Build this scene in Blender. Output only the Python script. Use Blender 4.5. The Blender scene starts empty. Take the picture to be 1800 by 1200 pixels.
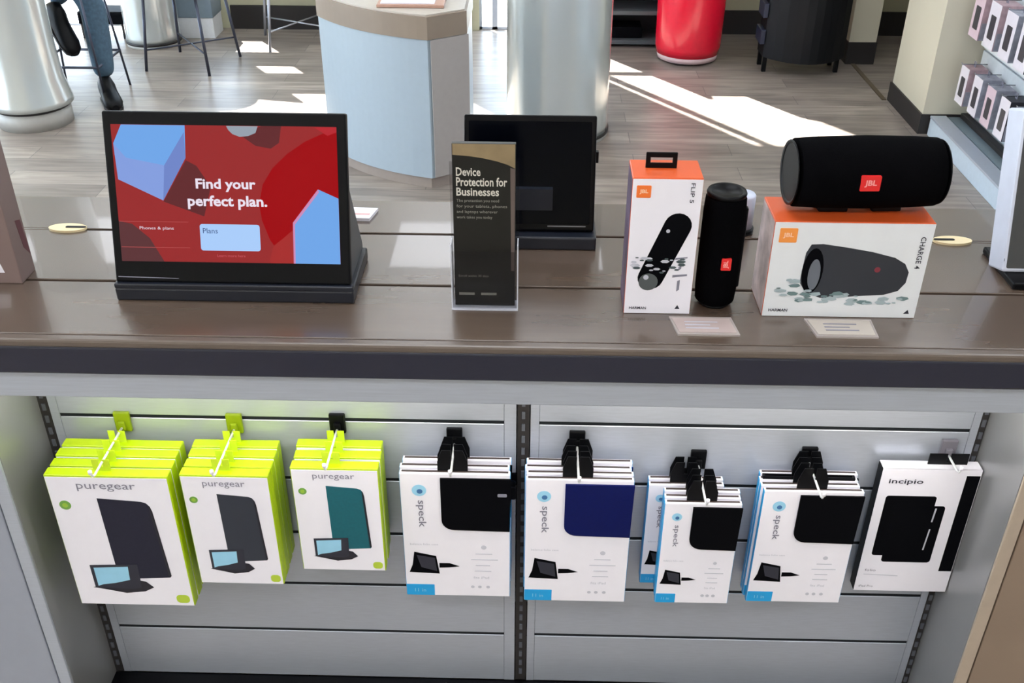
import bpy, bmesh, math, random
from mathutils import Vector, Matrix

random.seed(7)
S = bpy.context.scene
COL = S.collection

# ------------------------------------------------------------------ camera
TH, YAW, ROLL, F = math.radians(31.8), math.radians(1.2), math.radians(.3), 1800.0
CAMZ = 1.82
RM = Matrix.Rotation(YAW, 3, 'Z') @ Matrix.Rotation(math.pi/2 - TH, 3, 'X') @ Matrix.Rotation(ROLL, 3, 'Z')
cd = bpy.data.cameras.new('camera'); cam = bpy.data.objects.new('camera', cd); COL.objects.link(cam)
cam.matrix_world = Matrix.Translation((0, 0, CAMZ)) @ RM.to_4x4()
cd.sensor_width = 36; cd.lens = 36*F/1800; cd.clip_start = .02
S.camera = cam

# ------------------------------------------------------------------ world, sun, exposure
S.view_settings.view_transform = 'Standard'; S.view_settings.look = 'None'
S.view_settings.gamma = 1; S.view_settings.use_curve_mapping = False
S.view_settings.exposure = 0.25
w = bpy.data.worlds.new('world'); S.world = w; w.use_nodes = True
bg = w.node_tree.nodes['Background']; bg.inputs[0].default_value = (.66, .82, 1, 1); bg.inputs[1].default_value = 8.0
sd = bpy.data.lights.new('sun', 'SUN'); sd.energy = 48; sd.angle = math.radians(.6); sd.color = (1, .96, .9)
sun = bpy.data.objects.new('sun', sd); COL.objects.link(sun)
EL = math.radians(40)
sdir = Vector((.562*math.cos(EL), -.827*math.cos(EL), -math.sin(EL)))
sun.rotation_euler = sdir.to_track_quat('-Z', 'Y').to_euler()
LAMP = 6.5      # ceiling panels added out of view
STRIP = 25.0     # led strip under the counter header

# ------------------------------------------------------------------ helpers
def lin(c):
    return tuple((x/12.92 if x <= .04045 else ((x+.055)/1.055)**2.4) for x in [v/255 for v in c]) + (1,)
MATS = {}
def pm(name, c, rough=.5, metal=0, spec=.5, var=0, scale=40, bump=0, stretch=None, emit=0, trans=0, alpha=1, coat=0):
    if name in MATS: return MATS[name]
    m = bpy.data.materials.new(name); m.use_nodes = True; nt = m.node_tree
    b = nt.nodes['Principled BSDF']; I = b.inputs
    I['Base Color'].default_value = lin(c); I['Roughness'].default_value = rough
    I['Metallic'].default_value = metal; I['Specular IOR Level'].default_value = spec
    I['Transmission Weight'].default_value = trans; I['Alpha'].default_value = alpha; I['Coat Weight'].default_value = coat
    if emit:
        I['Emission Color'].default_value = lin(c); I['Emission Strength'].default_value = emit; I['Base Color'].default_value = (.004, .004, .005, 1)
    tc = nt.nodes.new('ShaderNodeTexCoord'); mp = nt.nodes.new('ShaderNodeMapping')
    nt.links.new(tc.outputs['Object'], mp.inputs[0]); mp.inputs['Scale'].default_value = stretch or (1, 1, 1)
    nz = nt.nodes.new('ShaderNodeTexNoise'); nz.inputs['Scale'].default_value = scale; nz.inputs['Detail'].default_value = 4
    nt.links.new(mp.outputs[0], nz.inputs['Vector'])
    if not emit:
        v = var or .03
        mx = nt.nodes.new('ShaderNodeMix'); mx.data_type = 'RGBA'
        L = lin(c)
        mx.inputs['A'].default_value = tuple(max(0, x*(1-v)) for x in L[:3]) + (1,)
        mx.inputs['B'].default_value = tuple(min(1, x*(1+v)) for x in L[:3]) + (1,)
        rp = nt.nodes.new('ShaderNodeMapRange'); rp.inputs[1].default_value = .3; rp.inputs[2].default_value = .7
        nt.links.new(nz.outputs[0], rp.inputs[0]); nt.links.new(rp.outputs[0], mx.inputs['Factor'])
        nt.links.new(mx.outputs['Result'], I['Base Color'])
    if bump:
        bp = nt.nodes.new('ShaderNodeBump'); bp.inputs['Strength'].default_value = bump; bp.inputs['Distance'].default_value = .002
        nt.links.new(nz.outputs[0], bp.inputs['Height']); nt.links.new(bp.outputs[0], I['Normal'])
    MATS[name] = m
    return m

def tag(o, label=None, cat=None, group=None, kind=None):
    if label: o['label'] = label
    if cat: o['category'] = cat
    if group: o['group'] = group
    if kind: o['kind'] = kind
    return o
def empty(name, loc, label, cat, rz=0, group=None):
    o = bpy.data.objects.new(name, None); COL.objects.link(o); o.empty_display_size = .05
    o.location = loc; o.rotation_euler = (0, 0, rz)
    return tag(o, label, cat, group)
class B:
    """collects shapes into one bmesh; build() links them as one mesh object"""
    def __init__(s): s.bm = bmesh.new()
    def box(s, lo, hi, bev=0, mi=0, mat=None, seg=2):
        vs = []
        for z in (lo[2], hi[2]):
            for y in (lo[1], hi[1]):
                for x in (lo[0], hi[0]): vs.append(s.bm.verts.new((x, y, z)))
        fs = [s.bm.faces.new([vs[i] for i in q]) for q in ((0,2,3,1),(4,5,7,6),(0,1,5,4),(2,6,7,3),(0,4,6,2),(1,3,7,5))]
        for f in fs: f.material_index = mi
        if bev:
            es = list({e for f in fs for e in f.edges})
            r = bmesh.ops.bevel(s.bm, geom=es, offset=bev, segments=seg, affect='EDGES', profile=.5)
            for f in r['faces']: f.material_index = mi
            vs = list({v for v in vs if v.is_valid} | set(r['verts']))
        if mat is not None: bmesh.ops.transform(s.bm, matrix=mat, verts=vs)
        return s
    def prism(s, pts, o, u, v, d, mi=0):
        o, u, v = Vector(o), Vector(u), Vector(v); n = u.cross(v).normalized()
        a = [s.bm.verts.new(o + u*p[0] + v*p[1]) for p in pts]
        b = [s.bm.verts.new(o + u*p[0] + v*p[1] + n*d) for p in pts]
        k = len(pts)
        ar = sum(pts[i][0]*pts[(i+1)%k][1]-pts[(i+1)%k][0]*pts[i][1] for i in range(k))
        if (ar > 0) == (d > 0): a_, b_ = list(reversed(a)), b
        else: a_, b_ = a, list(reversed(b))
        fs = [s.bm.faces.new(a_), s.bm.faces.new(b_)]
        for i in range(k):
            j = (i+1) % k; q = [a[i], a[j], b[j], b[i]]
            fs.append(s.bm.faces.new(q if (ar > 0) == (d > 0) else q[::-1]))
        for f in fs: f.material_index = mi
        return s
    def lathe(s, prof, c=(0,0,0), ax='Z', seg=40, mi=0, sy=1.0):
        M = {'Z': Matrix.Identity(3), 'X': Matrix(((0,0,1),(1,0,0),(0,1,0))), 'Y': Matrix(((1,0,0),(0,0,1),(0,-1,0)))}[ax]
        rings = []
        for r, z in prof:
            if r < 1e-6: rings.append([s.bm.verts.new(Vector(c) + M @ Vector((0, 0, z)))])
            else: rings.append([s.bm.verts.new(Vector(c) + M @ Vector((r*math.cos(2*math.pi*i/seg), sy*r*math.sin(2*math.pi*i/seg), z))) for i in range(seg)])
        for a, b in zip(rings, rings[1:]):
            for i in range(seg):
                j = (i+1) % seg
                if len(a) == 1 and len(b) == 1: continue
                q = [a[0], b[j], b[i]] if len(a) == 1 else ([a[i], a[j], b[0]] if len(b) == 1 else [a[i], a[j], b[j], b[i]])
                f = s.bm.faces.new(q); f.material_index = mi; f.smooth = True
        for g, rev in ((rings[0], True), (rings[-1], False)):
            if len(g) > 1:
                f = s.bm.faces.new(g[::-1] if rev else g); f.material_index = mi
        return s
    def tube(s, pts, r, seg=10, mi=0):
        pts = [Vector(p) for p in pts]; rings = []
        for i, p in enumerate(pts):
            t = (pts[min(i+1, len(pts)-1)] - pts[max(i-1, 0)]).normalized()
            up = Vector((0, 0, 1)) if abs(t.z) < .9 else Vector((1, 0, 0))
            a = t.cross(up).normalized(); b = t.cross(a)
            rr = r[i] if isinstance(r, (list, tuple)) else r
            rings.append([s.bm.verts.new(p + a*math.cos(2*math.pi*k/seg)*rr + b*math.sin(2*math.pi*k/seg)*rr) for k in range(seg)])
        for a, b in zip(rings, rings[1:]):
            for i in range(seg):
                f = s.bm.faces.new([a[i], a[(i+1)%seg], b[(i+1)%seg], b[i]]); f.smooth = True; f.material_index = mi
        s.bm.faces.new(rings[0][::-1]).material_index = mi; s.bm.faces.new(rings[-1]).material_index = mi
        return s
    def build(s, name, mats, parent=None, loc=None):
        bmesh.ops.recalc_face_normals(s.bm, faces=s.bm.faces[:])
        me = bpy.data.meshes.new(name); s.bm.to_mesh(me); s.bm.free()
        for m in (mats if isinstance(mats, (list, tuple)) else [mats]): me.materials.append(m)
        o = bpy.data.objects.new(name, me); COL.objects.link(o); o.parent = parent
        if loc: o.location = loc
        return o
def rrect(x0, y0, x1, y1, r, n=5):
    p = []
    for cx, cy, a in ((x1-r, y1-r, 0), (x0+r, y1-r, 90), (x0+r, y0+r, 180), (x1-r, y0+r, 270)):
        for i in range(n+1):
            t = math.radians(a + 90*i/n); p.append((cx + r*math.cos(t), cy + r*math.sin(t)))
    return p
def circ(cx, cy, r, n=24, ry=None): return [(cx + r*math.cos(2*math.pi*i/n), cy + (ry or r)*math.sin(2*math.pi*i/n)) for i in range(n)]
def capsule(x0, y0, x1, y1, r, r2=None, n=10):
    r2 = r2 or r; a = math.atan2(y1-y0, x1-x0); p = []
    for i in range(n+1): t = a - math.pi/2 + math.pi*i/n; p.append((x1 + r2*math.cos(t), y1 + r2*math.sin(t)))
    for i in range(n+1): t = a + math.pi/2 + math.pi*i/n; p.append((x0 + r*math.cos(t), y0 + r*math.sin(t)))
    return p
XA, ZA = Vector((1, 0, 0)), Vector((0, 0, 1))
def decal(name, pts, mat, parent, o=(0,0,0), u=XA, v=ZA, lift=.0004, th=.0003):
    """a printed shape on a face whose outward normal is u x v"""
    u, v = Vector(u), Vector(v); n = u.cross(v).normalized()
    return B().prism(pts, Vector(o) + n*(lift-th), u, v, th).build(name, mat, parent)
TXT = {}
def text(name, s, bx, mat, parent, o=(0,0,0), u=XA, v=ZA, lift=.0008, rot=0, bold=0, keep=False):
    """lettering fitted into the box bx=(u0,v0,u1,v1) of a face"""
    key = (s, bold)
    if key not in TXT:
        c = bpy.data.curves.new('lettering', 'FONT'); c.body = s; c.size = 1; c.resolution_u = 2; c.offset = bold; c.space_line = .85
        t = bpy.data.objects.new('lettering', c); COL.objects.link(t)
        bpy.context.view_layer.update()
        me = bpy.data.meshes.new_from_object(t.evaluated_get(bpy.context.evaluated_depsgraph_get()))
        bpy.data.objects.remove(t); bpy.data.curves.remove(c); TXT[key] = me
    me = TXT[key].copy(); me.name = name
    xs = [q.co.x for q in me.vertices]; ys = [q.co.y for q in me.vertices]
    x0, x1, y0, y1 = min(xs), max(xs), min(ys), max(ys)
    u, v = Vector(u), Vector(v); n = u.cross(v).normalized(); o = Vector(o)
    for q in me.vertices:
        a, b = (q.co.x-x0)/(x1-x0), (q.co.y-y0)/(y1-y0)
        if rot == -90: a, b = b, 1-a
        elif rot == 90: a, b = 1-b, a
        q.co = o + u*(bx[0] + a*(bx[2]-bx[0])) + v*(bx[1] + b*(bx[3]-bx[1])) + n*lift
    me.materials.clear(); me.materials.append(mat)
    ob = bpy.data.objects.new(name, me); COL.objects.link(ob); ob.parent = parent
    return ob
def copy_tree(o, parent=None):
    c = o.copy(); COL.objects.link(c); c.parent = parent
    for ch in o.children: copy_tree(ch, c)
    return c
def struct(name, b, mat, parent=None):
    o = b.build(name, mat, parent)
    if parent is None: o['kind'] = 'structure'
    return o

# ------------------------------------------------------------------ materials
M_wall = pm('wall_paint', (205, 200, 180), .7, var=.03, scale=3)
M_wall2 = pm('wall_paint_olive', (178, 175, 148), .7, var=.04, scale=3)
M_ceil = pm('ceiling_tile', (225, 225, 222), .9)
M_base = pm('baseboard_rubber', (46, 44, 44), .5, spec=.3)
M_black = pm('black_plastic', (7, 8, 11), .4, spec=.15)
M_blackg = pm('black_gloss', (2, 2, 4), .3, spec=.15)
M_fabric = pm('speaker_mesh', (7, 7, 9), .85, var=.5, scale=900, bump=.4, spec=.02)
M_white = pm('white_card', (236, 235, 244), .35, var=.01)
M_whitem = pm('white_metal', (222, 225, 228), .4)
M_lime = pm('lime_card', (170, 200, 0), .4, var=.04, scale=12)
M_limed = pm('lime_print', (150, 190, 60), .5)
M_green = pm('green_print', (110, 160, 70), .5)
M_blue = pm('blue_card', (20, 158, 222), .35, var=.04, scale=12)
M_lblue = pm('light_blue_print', (150, 205, 232), .5)
M_navy = pm('navy_cover', (0, 14, 80), .5, var=.06, scale=200, spec=.2)
M_teal = pm('teal_cover', (0, 92, 104), .5, var=.06, scale=200)
M_slate = pm('slate_cover', (38, 39, 54), .55, var=.06, scale=200, spec=.2)
M_slate2 = pm('slate_print_dark', (26, 26, 38), .5)
M_cover = pm('black_cover', (4, 5, 9), .6, var=.1, scale=300, spec=.06)
M_grey = pm('grey_print', (130, 130, 145), .6)
M_lgrey = pm('light_grey_print', (190, 192, 204), .6)
M_ink = pm('dark_ink', (40, 42, 55), .6)
M_orange = pm('orange_card', (206, 84, 34), .4, var=.05, scale=20)
M_orangel = pm('orange_logo', (240, 120, 50), .4)
M_paleor = pm('pale_orange_lettering', (255, 205, 170), .4)
M_redl = pm('red_logo', (225, 40, 40), .4)
M_pink = pm('pale_red_lettering', (255, 170, 165), .4)
M_red = pm('red_gloss', (222, 22, 52), .25, coat=.3)
M_chrome = pm('steel', (170, 172, 178), .25, metal=1)
M_glossw = pm('white_gloss_column', (200, 205, 203), .2, spec=.6, coat=.3, var=.004, metal=.45)
M_taupe = pm('taupe_print', (122, 104, 100), .5, var=.06, scale=8)
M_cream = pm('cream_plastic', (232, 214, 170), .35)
M_tan = pm('tan_laminate', (136, 121, 106), .45, var=.05, scale=10)
M_pod = pm('podium_laminate', (160, 174, 184), .35, var=.015)
M_pods = pm('podium_side_laminate', (160, 154, 150), .45, var=.02)
M_jeans = pm('denim', (62, 86, 104), .85, var=.18, scale=60, bump=.3)
M_shirt = pm('grey_shirt', (96, 100, 108), .85, var=.08, scale=60)
M_skin = pm('skin', (205, 160, 132), .55)
M_hair = pm('brown_hair', (48, 34, 26), .7, var=.3, scale=80)
M_led = pm('led_strip_light', (255, 248, 236), emit=STRIP)
M_lamp = pm('fill_panel_light', (244, 248, 255), emit=LAMP)
M_lamp2 = pm('fill_panel_bright', (250, 248, 252), emit=LAMP*1.5)  # rows behind the camera, brightened to fill the front faces
def glassy(name, col, alpha, rough=.05):
    m = bpy.data.materials.new(name); m.use_nodes = True; nt = m.node_tree
    b = nt.nodes['Principled BSDF']; b.inputs['Base Color'].default_value = lin(col); b.inputs['Roughness'].default_value = rough
    t = nt.nodes.new('ShaderNodeBsdfTransparent'); mx = nt.nodes.new('ShaderNodeMixShader'); mx.inputs[0].default_value = alpha
    nt.links.new(t.outputs[0], mx.inputs[1]); nt.links.new(b.outputs[0], mx.inputs[2]); nt.links.new(mx.outputs[0], nt.nodes['Material Output'].inputs[0])
    return m
M_acrylic = glassy('clear_acrylic', (24, 25, 30), .16)
M_acryledge = glassy('acrylic_edge', (225, 228, 240), .6, .2)
M_tagacr = glassy('frosted_acrylic', (225, 215, 210), .5, .25)
M_pane = glassy('window_glass', (220, 235, 240), .08, .02)
M_tape = glassy('clear_hang_tab', (240, 245, 220), .4, .15)

# floor: greige vinyl planks, colour only
def floor_mat():
    m = bpy.data.materials.new('greige_plank_floor'); m.use_nodes = True; nt = m.node_tree; N = nt.nodes; L = nt.links
    b = N['Principled BSDF']; b.inputs['Roughness'].default_value = .32
    tc = N.new('ShaderNodeTexCoord'); br = N.new('ShaderNodeTexBrick')
    br.inputs['Scale'].default_value = 1; br.inputs['Brick Width'].default_value = .95; br.inputs['Row Height'].default_value = .15
    br.inputs['Mortar Size'].default_value = .0015; br.inputs['Bias'].default_value = 0
    br.inputs['Color1'].default_value = lin((152, 142, 133)); br.inputs['Color2'].default_value = lin((123, 114, 107)); br.inputs['Mortar'].default_value = lin((88, 84, 82))
    L.new(tc.outputs['Object'], br.inputs['Vector'])
    mp = N.new('ShaderNodeMapping'); mp.inputs['Scale'].default_value = (1.2, 9, 1); L.new(tc.outputs['Object'], mp.inputs[0])
    nz = N.new('ShaderNodeTexNoise'); nz.inputs['Scale'].default_value = 2.6; nz.inputs['Detail'].default_value = 6; nz.inputs['Distortion'].default_value = .6
    L.new(mp.outputs[0], nz.inputs[0])
    rp = N.new('ShaderNodeMapRange'); rp.inputs[1].default_value = .3; rp.inputs[2].default_value = .7; rp.inputs[3].default_value = .68; rp.inputs[4].default_value = 1.3
    L.new(nz.outputs[0], rp.inputs[0])
    mx = N.new('ShaderNodeVectorMath'); mx.operation = 'SCALE'; L.new(br.outputs['Color'], mx.inputs[0]); L.new(rp.outputs[0], mx.inputs['Scale'])
    L.new(mx.outputs[0], b.inputs['Base Color'])
    return m
M_floor = floor_mat()
def counter_mat():
    m = pm('brown_laminate_top', (84, 71, 61), .27, var=.12, scale=3.0, stretch=(1, 8, 1), spec=1.0, coat=.35)
    return m
M_top = counter_mat()
M_fascia = pm('dark_navy_edge', (36, 39, 54), .25, var=.03, stretch=(1, 6, 6))
M_lip = pm('brown_lip', (98, 88, 80), .3, var=.06)  # a little lighter than the brown top boards
M_alu = pm('brushed_aluminium', (182, 190, 202), .38, metal=.4, var=.05, scale=30, stretch=(.5, 12, 12))
M_slat = pm('pale_metal_slat', (180, 187, 199), .36, metal=.45, var=.04, scale=30, stretch=(1, 10, 10))
M_groove = pm('groove_black', (26, 30, 34), .7, spec=.2)
M_side = pm('grey_side_panel', (150, 152, 154), .3, metal=.45, var=.05, scale=4)
M_door = pm('grey_laminate_door', (150, 156, 168), .4, var=.02)
M_brownlam = pm('brown_laminate_door', (140, 122, 106), .45, var=.05, scale=5)

# ------------------------------------------------------------------ room shell
YW = 6.82
struct('floor', B().box((-7, -4, -.06), (5, YW+.15, 0)), M_floor)
struct('ceiling', B().box((-7, -4, 2.95), (5, YW+.15, 3.05)), M_ceil)
struct('wall_rear', B().box((-7, -4.15, 0), (5, -4, 2.95)), M_wall)
struct('wall_right', B().box((3.6, -4, 0), (3.75, YW, 2.95)), M_wall)
wl = B()   # left wall with a big shop window
wl.box((-7.15, -4, 0), (-7, 0, 2.95)); wl.box((-7.15, YW-.2, 0), (-7, YW, 2.95)); wl.box((-7.15, 0, 2.5), (-7, YW-.2, 2.95)); wl.box((-7.15, 0, 0), (-7, YW-.2, .1))
struct('wall_left', wl, M_wall)
wf = B()   # back wall, unseen upper pieces shaped so sun falls only in patches
def wb(x0, x1, z0, z1): wf.box((x0, YW, z0), (x1, YW+.12, z1))
wb(-7, 3.7, 2.18, 2.95)
wb(-7, -2.85, .42, 2.18)                    # added unseen sun blocker above the low strip of glass
wb(-2.85, -2.3, .42, 1.36); wb(-2.3, -1.95, 0, .32); wb(-2.3, -1.95, .68, .85); wb(-2.3, -2.0, 1.1, 1.36)
wb(-1.95, -1.32, 0, 1.36); wb(-2.0, -1.95, .85, 1.36); wb(-1.32, -.37, 0, 2.18)
wb(.34, 3.7, 0, 2.18)
struct('wall_back', wf, M_wall2)
ow = pm('exterior_paving', (196, 200, 200), .9, var=.05, scale=2)
struct('ground_outside', B().box((-22, YW+.12, -.12), (12, 26, -.06)).box((-22, -4, -.12), (-7.15, YW+.12, -.06)), ow)
for i, (x0, x1, z0, z1, mull) in enumerate([(-7, -2.3, 0, .42, [-6, -5, -4, -3]), (-2.85, -1.32, 1.36, 2.18, []), (-.37, .34, 0, 2.18, []), (-2.3, -2.0, .85, 1.1, []), (-2.3, -1.95, .32, .68, [])]):  # last two small openings are added to throw the small sun patches
    fr = B()
    t = .018
    for q in ((x0, z0, x1, z0+t), (x0, z1-t, x1, z1), (x0, z0, x0+t, z1), (x1-t, z0, x1, z1)): fr.box((q[0], YW+.03, q[1]), (q[2], YW+.08, q[3]))
    for mx_ in mull: fr.box((mx_-.02, YW+.03, z0), (mx_+.02, YW+.08, z1))
    if i == 2:
        fr.box((-.285, YW+.03, 0), (-.25, YW+.08, z1)); fr.box((x0, YW+.03, .96), (x1, YW+.08, .985))
    o = struct('window_%d' % (i+1), fr, M_alu)
    B().box((x0+t/2, YW+.05, z0+t/2), (x1-t/2, YW+.056, z1-t/2)).build('pane', M_pane, o)
o = struct('window_6', B().box((-7.1, 0, .1), (-7.05, .05, 2.5)).box((-7.1, 2.2, .1), (-7.05, 2.25, 2.5)).box((-7.1, 4.4, .1), (-7.05, 4.45, 2.5)), M_alu)
B().box((-7.08, 0, .1), (-7.074, YW-.2, 2.5)).build('pane', M_pane, o)
struct('baseboard_back', B().box((-2.0, YW-.02, 0), (-.44, YW, .15)).box((.2, YW-.02, 0), (3.55, YW, .15)), M_base)
# partition column and the hallway recess on the right
struct('wall_partition', B().box((1.87, 6.17, .13), (2.03, YW-.02, 2.95)), M_wall)
struct('baseboard_partition', B().box((1.865, 6.16, 0), (2.035, YW-.02, .13)), M_base)
struct('wall_right_pillar', B().box((1.94, 4.99, .1), (3.6, 5.32+.18, 2.95)), M_wall)
struct('baseboard_pillar', B().box((1.93, 5.31-.33, 0), (3.6, 5.51, .1)), M_base)
struct('trim_floor_strip', B().box((1.90, 5.5, .0), (1.925, 6.17, .004)), pm('brass_strip', (92, 80, 62), .4))

# ceiling light panels added out of view to light the room, each a thing
for k, (x, y) in enumerate([(x, y) for y in (-2.4, -.4, 1.6, 3.6, 5.4) for x in (-4.6, -2.4, -.2, 2.0)]):
    if y > 4.5 and x > 2: pass
    e = empty('ceiling_fill_light', (x, y, 2.9), 'added unseen ceiling light panel, %s row from the back windows, %s from the left' % (('fifth', 'fourth', 'third', 'second', 'first')[k//4], ('first', 'second', 'third', 'fourth')[k%4]), 'light', group='added ceiling light panels')
    B().box((-.62, -.32, 0), (.62, -.3, .045)).box((-.62, .3, 0), (.62, .32, .045)).box((-.62, -.3, 0), (-.6, .3, .045)).box((.6, -.3, 0), (.62, .3, .045)).build('frame', M_whitem, e)
    B().box((-.6, -.3, .015), (.6, .3, .03)).build('diffuser', M_lamp2 if y < 0 else M_lamp, e)

# ------------------------------------------------------------------ display counter
CT = 1.02
fx = empty('display_counter', (0, 1.3, 0), 'long shop counter with brown slotted top and navy edge over metal slat panels', 'counter')
def fxb(b, name, mat, label=None, parent=fx):
    o = b.build(name, mat, parent)
    if parent is fx: o.location = (0, -1.3, 0)
    if label: o['label'] = label
    return o
top = fxb(B().box((-1.5, 1.29, CT-.04), (1.5, 1.785, CT-.006)), 'counter_core', M_groove)
def brd(y0, y1, x0=-1.5, x1=1.5):
    o = B().box((x0, y0, CT-.012), (x1, y1, CT), .0012, seg=1).build('top_board', M_top, top)
brd(1.292, 1.4545); brd(1.4615, 1.6445); brd(1.6515, 1.79)
brd(1.6446, 1.6514, -1.5, -.80); brd(1.6446, 1.6514, .72, 1.5)
fxb(B().box((-1.5, 1.274, CT-.014), (1.5, 1.2925, CT-.0005), .004), 'front_lip', M_lip)
fxb(B().box((-1.5, 1.275, .957), (1.5, 1.30, CT-.012), .005, seg=3), 'edge_band', M_fascia)
fxb(B().box((-1.5, 1.29, .905), (1.5, 1.31, .957), .002), 'header_rail', M_alu)
fxb(B().box((-1.5, 1.305, .90), (1.5, 1.75, .98)), 'underside', M_whitem)
for x0, x1 in ((-.83, -.06), (.03, .76)):
    fxb(B().box((x0, 1.313, .893), (x1, 1.327, .90)), 'led_strip', M_led, 'slim light strip behind the header rail')
# slat panels
def panel(x0, x1, gx0, gx1):
    p = fxb(B().box((x0, 1.4424, .10), (x1, 1.47, .905)), 'back_panel', M_groove)
    zs = [.905, .7605, .628, .497, .364, .235, .10]
    for a, b in zip(zs, zs[1:]):
        B().box((gx0, 1.44, b + (.0036 if b > .11 else 0)), (gx1, 1.4425, a - (.0036 if a < .9 else 0)), .0008, seg=1).build('slat', M_slat, p)
    B().box((x0, 1.4398, .10), (gx0-.0002, 1.4430, .905)).build('end_strip', M_slat, p)
    B().box((gx1+.0002, 1.4398, .10), (x1, 1.4430, .905)).build('end_strip', M_slat, p)
panel(-.838, -.022, -.823, -.043); panel(.003, .775, .018, .762)
def upright(x0, x1):
    u = fxb(B().box((x0, 1.441, .10), (x1, 1.458, .905)), 'slotted_upright', M_base)
    b = B(); z = .12
    while z < .89:
        b.box(((x0+x1)/2-.003, 1.4385, z), ((x0+x1)/2+.003, 1.4412, z+.014)); z += .026
    b.build('slot_holes', pm('slot_hole_grey', (84, 88, 96), .5), u)
upright(-.020, .001); upright(-.856, -.8385); upright(.7755, .787)
fxb(B().box((-.86, 1.38, 0), (.79, 1.44, .098)), 'toe_kick', M_black)
for sgn, xi, nm in ((-1, -.856, 'left'), (1, .788, 'right')):
    xs = sorted((xi, xi+sgn*.02))
    m = M_side
    fxb(B().box((xs[0], 1.292, 0), (xs[1], 1.75, .905), .001), 'side_panel', m)
    xs = sorted((xi+sgn*.0005, xi+sgn*.022))
    fxb(B().box((xs[0], 1.286, 0), (xs[1], 1.2915, .905), .001), 'edge_trim', M_alu if sgn < 0 else pm('beige_trim', (172, 158, 142), .5))
    xs = sorted((xi+sgn*.026, xi+sgn*.6))
    fxb(B().box((xs[0], 1.288, .02), (xs[1], 1.31, .90), .002), 'cabinet_door', M_door if sgn < 0 else M_brownlam)
fxb(B().box((-1.5, 1.755, 0), (1.5, 1.785, .98)), 'rear_panel', M_alu)

# cream caps at the ends of the rear slot
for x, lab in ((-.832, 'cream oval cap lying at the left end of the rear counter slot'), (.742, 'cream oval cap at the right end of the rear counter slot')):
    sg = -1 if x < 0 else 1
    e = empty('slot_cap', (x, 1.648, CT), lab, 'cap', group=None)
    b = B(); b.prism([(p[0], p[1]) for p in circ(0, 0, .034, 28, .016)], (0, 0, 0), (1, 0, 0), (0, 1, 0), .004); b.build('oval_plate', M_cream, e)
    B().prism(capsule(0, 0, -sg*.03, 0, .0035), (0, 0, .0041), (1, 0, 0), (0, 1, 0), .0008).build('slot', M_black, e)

# ------------------------------------------------------------------ packages on hooks
M_hooklime = pm('lime_reflection_tint', (128, 150, 10), .4)  # lime reflected from the packages is put into the hook base colour
def hook(x, zt, yf, label, m_base, tilt=0):
    """x position, rod height zt, front tip y"""
    e = empty('display_hook', (x, 1.4405, zt), label, 'hook')
    B().box((-.014, -.008, -.012), (.014, -.0005, .028), .002).box((-.006, -.014, -.006), (.006, -.0075, .012), .002).build('base_plate', m_base, e)
    L = yf - 1.4405
    B().tube([(0, -.01, 0), (0, L*.5, 0), (0, L, 0), (0, L-.007, .003), (0, L-.012, .012)], .0021, 8).build('rod', M_whitem, e)
    B().lathe([(.0, -.001), (.0032, 0), (.0034, .006), (.0, .008)], (0, L-.012, .012), 'Z', 12).build('tip', M_white, e)

def tab_pts(w, h, slot_w):
    # tab open at one side like a hook so that the rod passes through
    return [(-w/2, 0), (w/2, 0), (w/2, h), (.003, h), (.003, h*.45), (-.003, h*.45), (-.003, h), (-w/2, h)]

def stand_picture(e, x, z, s, col, pen=True, o=(0, -.0006, 0)):
    """small printed picture of a folded tablet stand; x,z = left bottom, s = size"""
    P = lambda l: [(x + a*s, z + b*s) for a, b in l]
    decal('stand_picture', P([(0, .05), (.12, .4), (.2, 1), (.95, .82), (1.05, 0)]), col, e, o=o, lift=.0006)
    decal('stand_picture_shade', P([(.28, .86), (.9, .74), (.96, .12), (.42, .3)]), M_ink, e, o=o, lift=.001)
    if pen: decal('pen_picture', P([(1.05, .5), (1.4, .5), (1.75, .36), (1.4, .3), (1.05, .28)]), col, e, o=o, lift=.0006)

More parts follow.
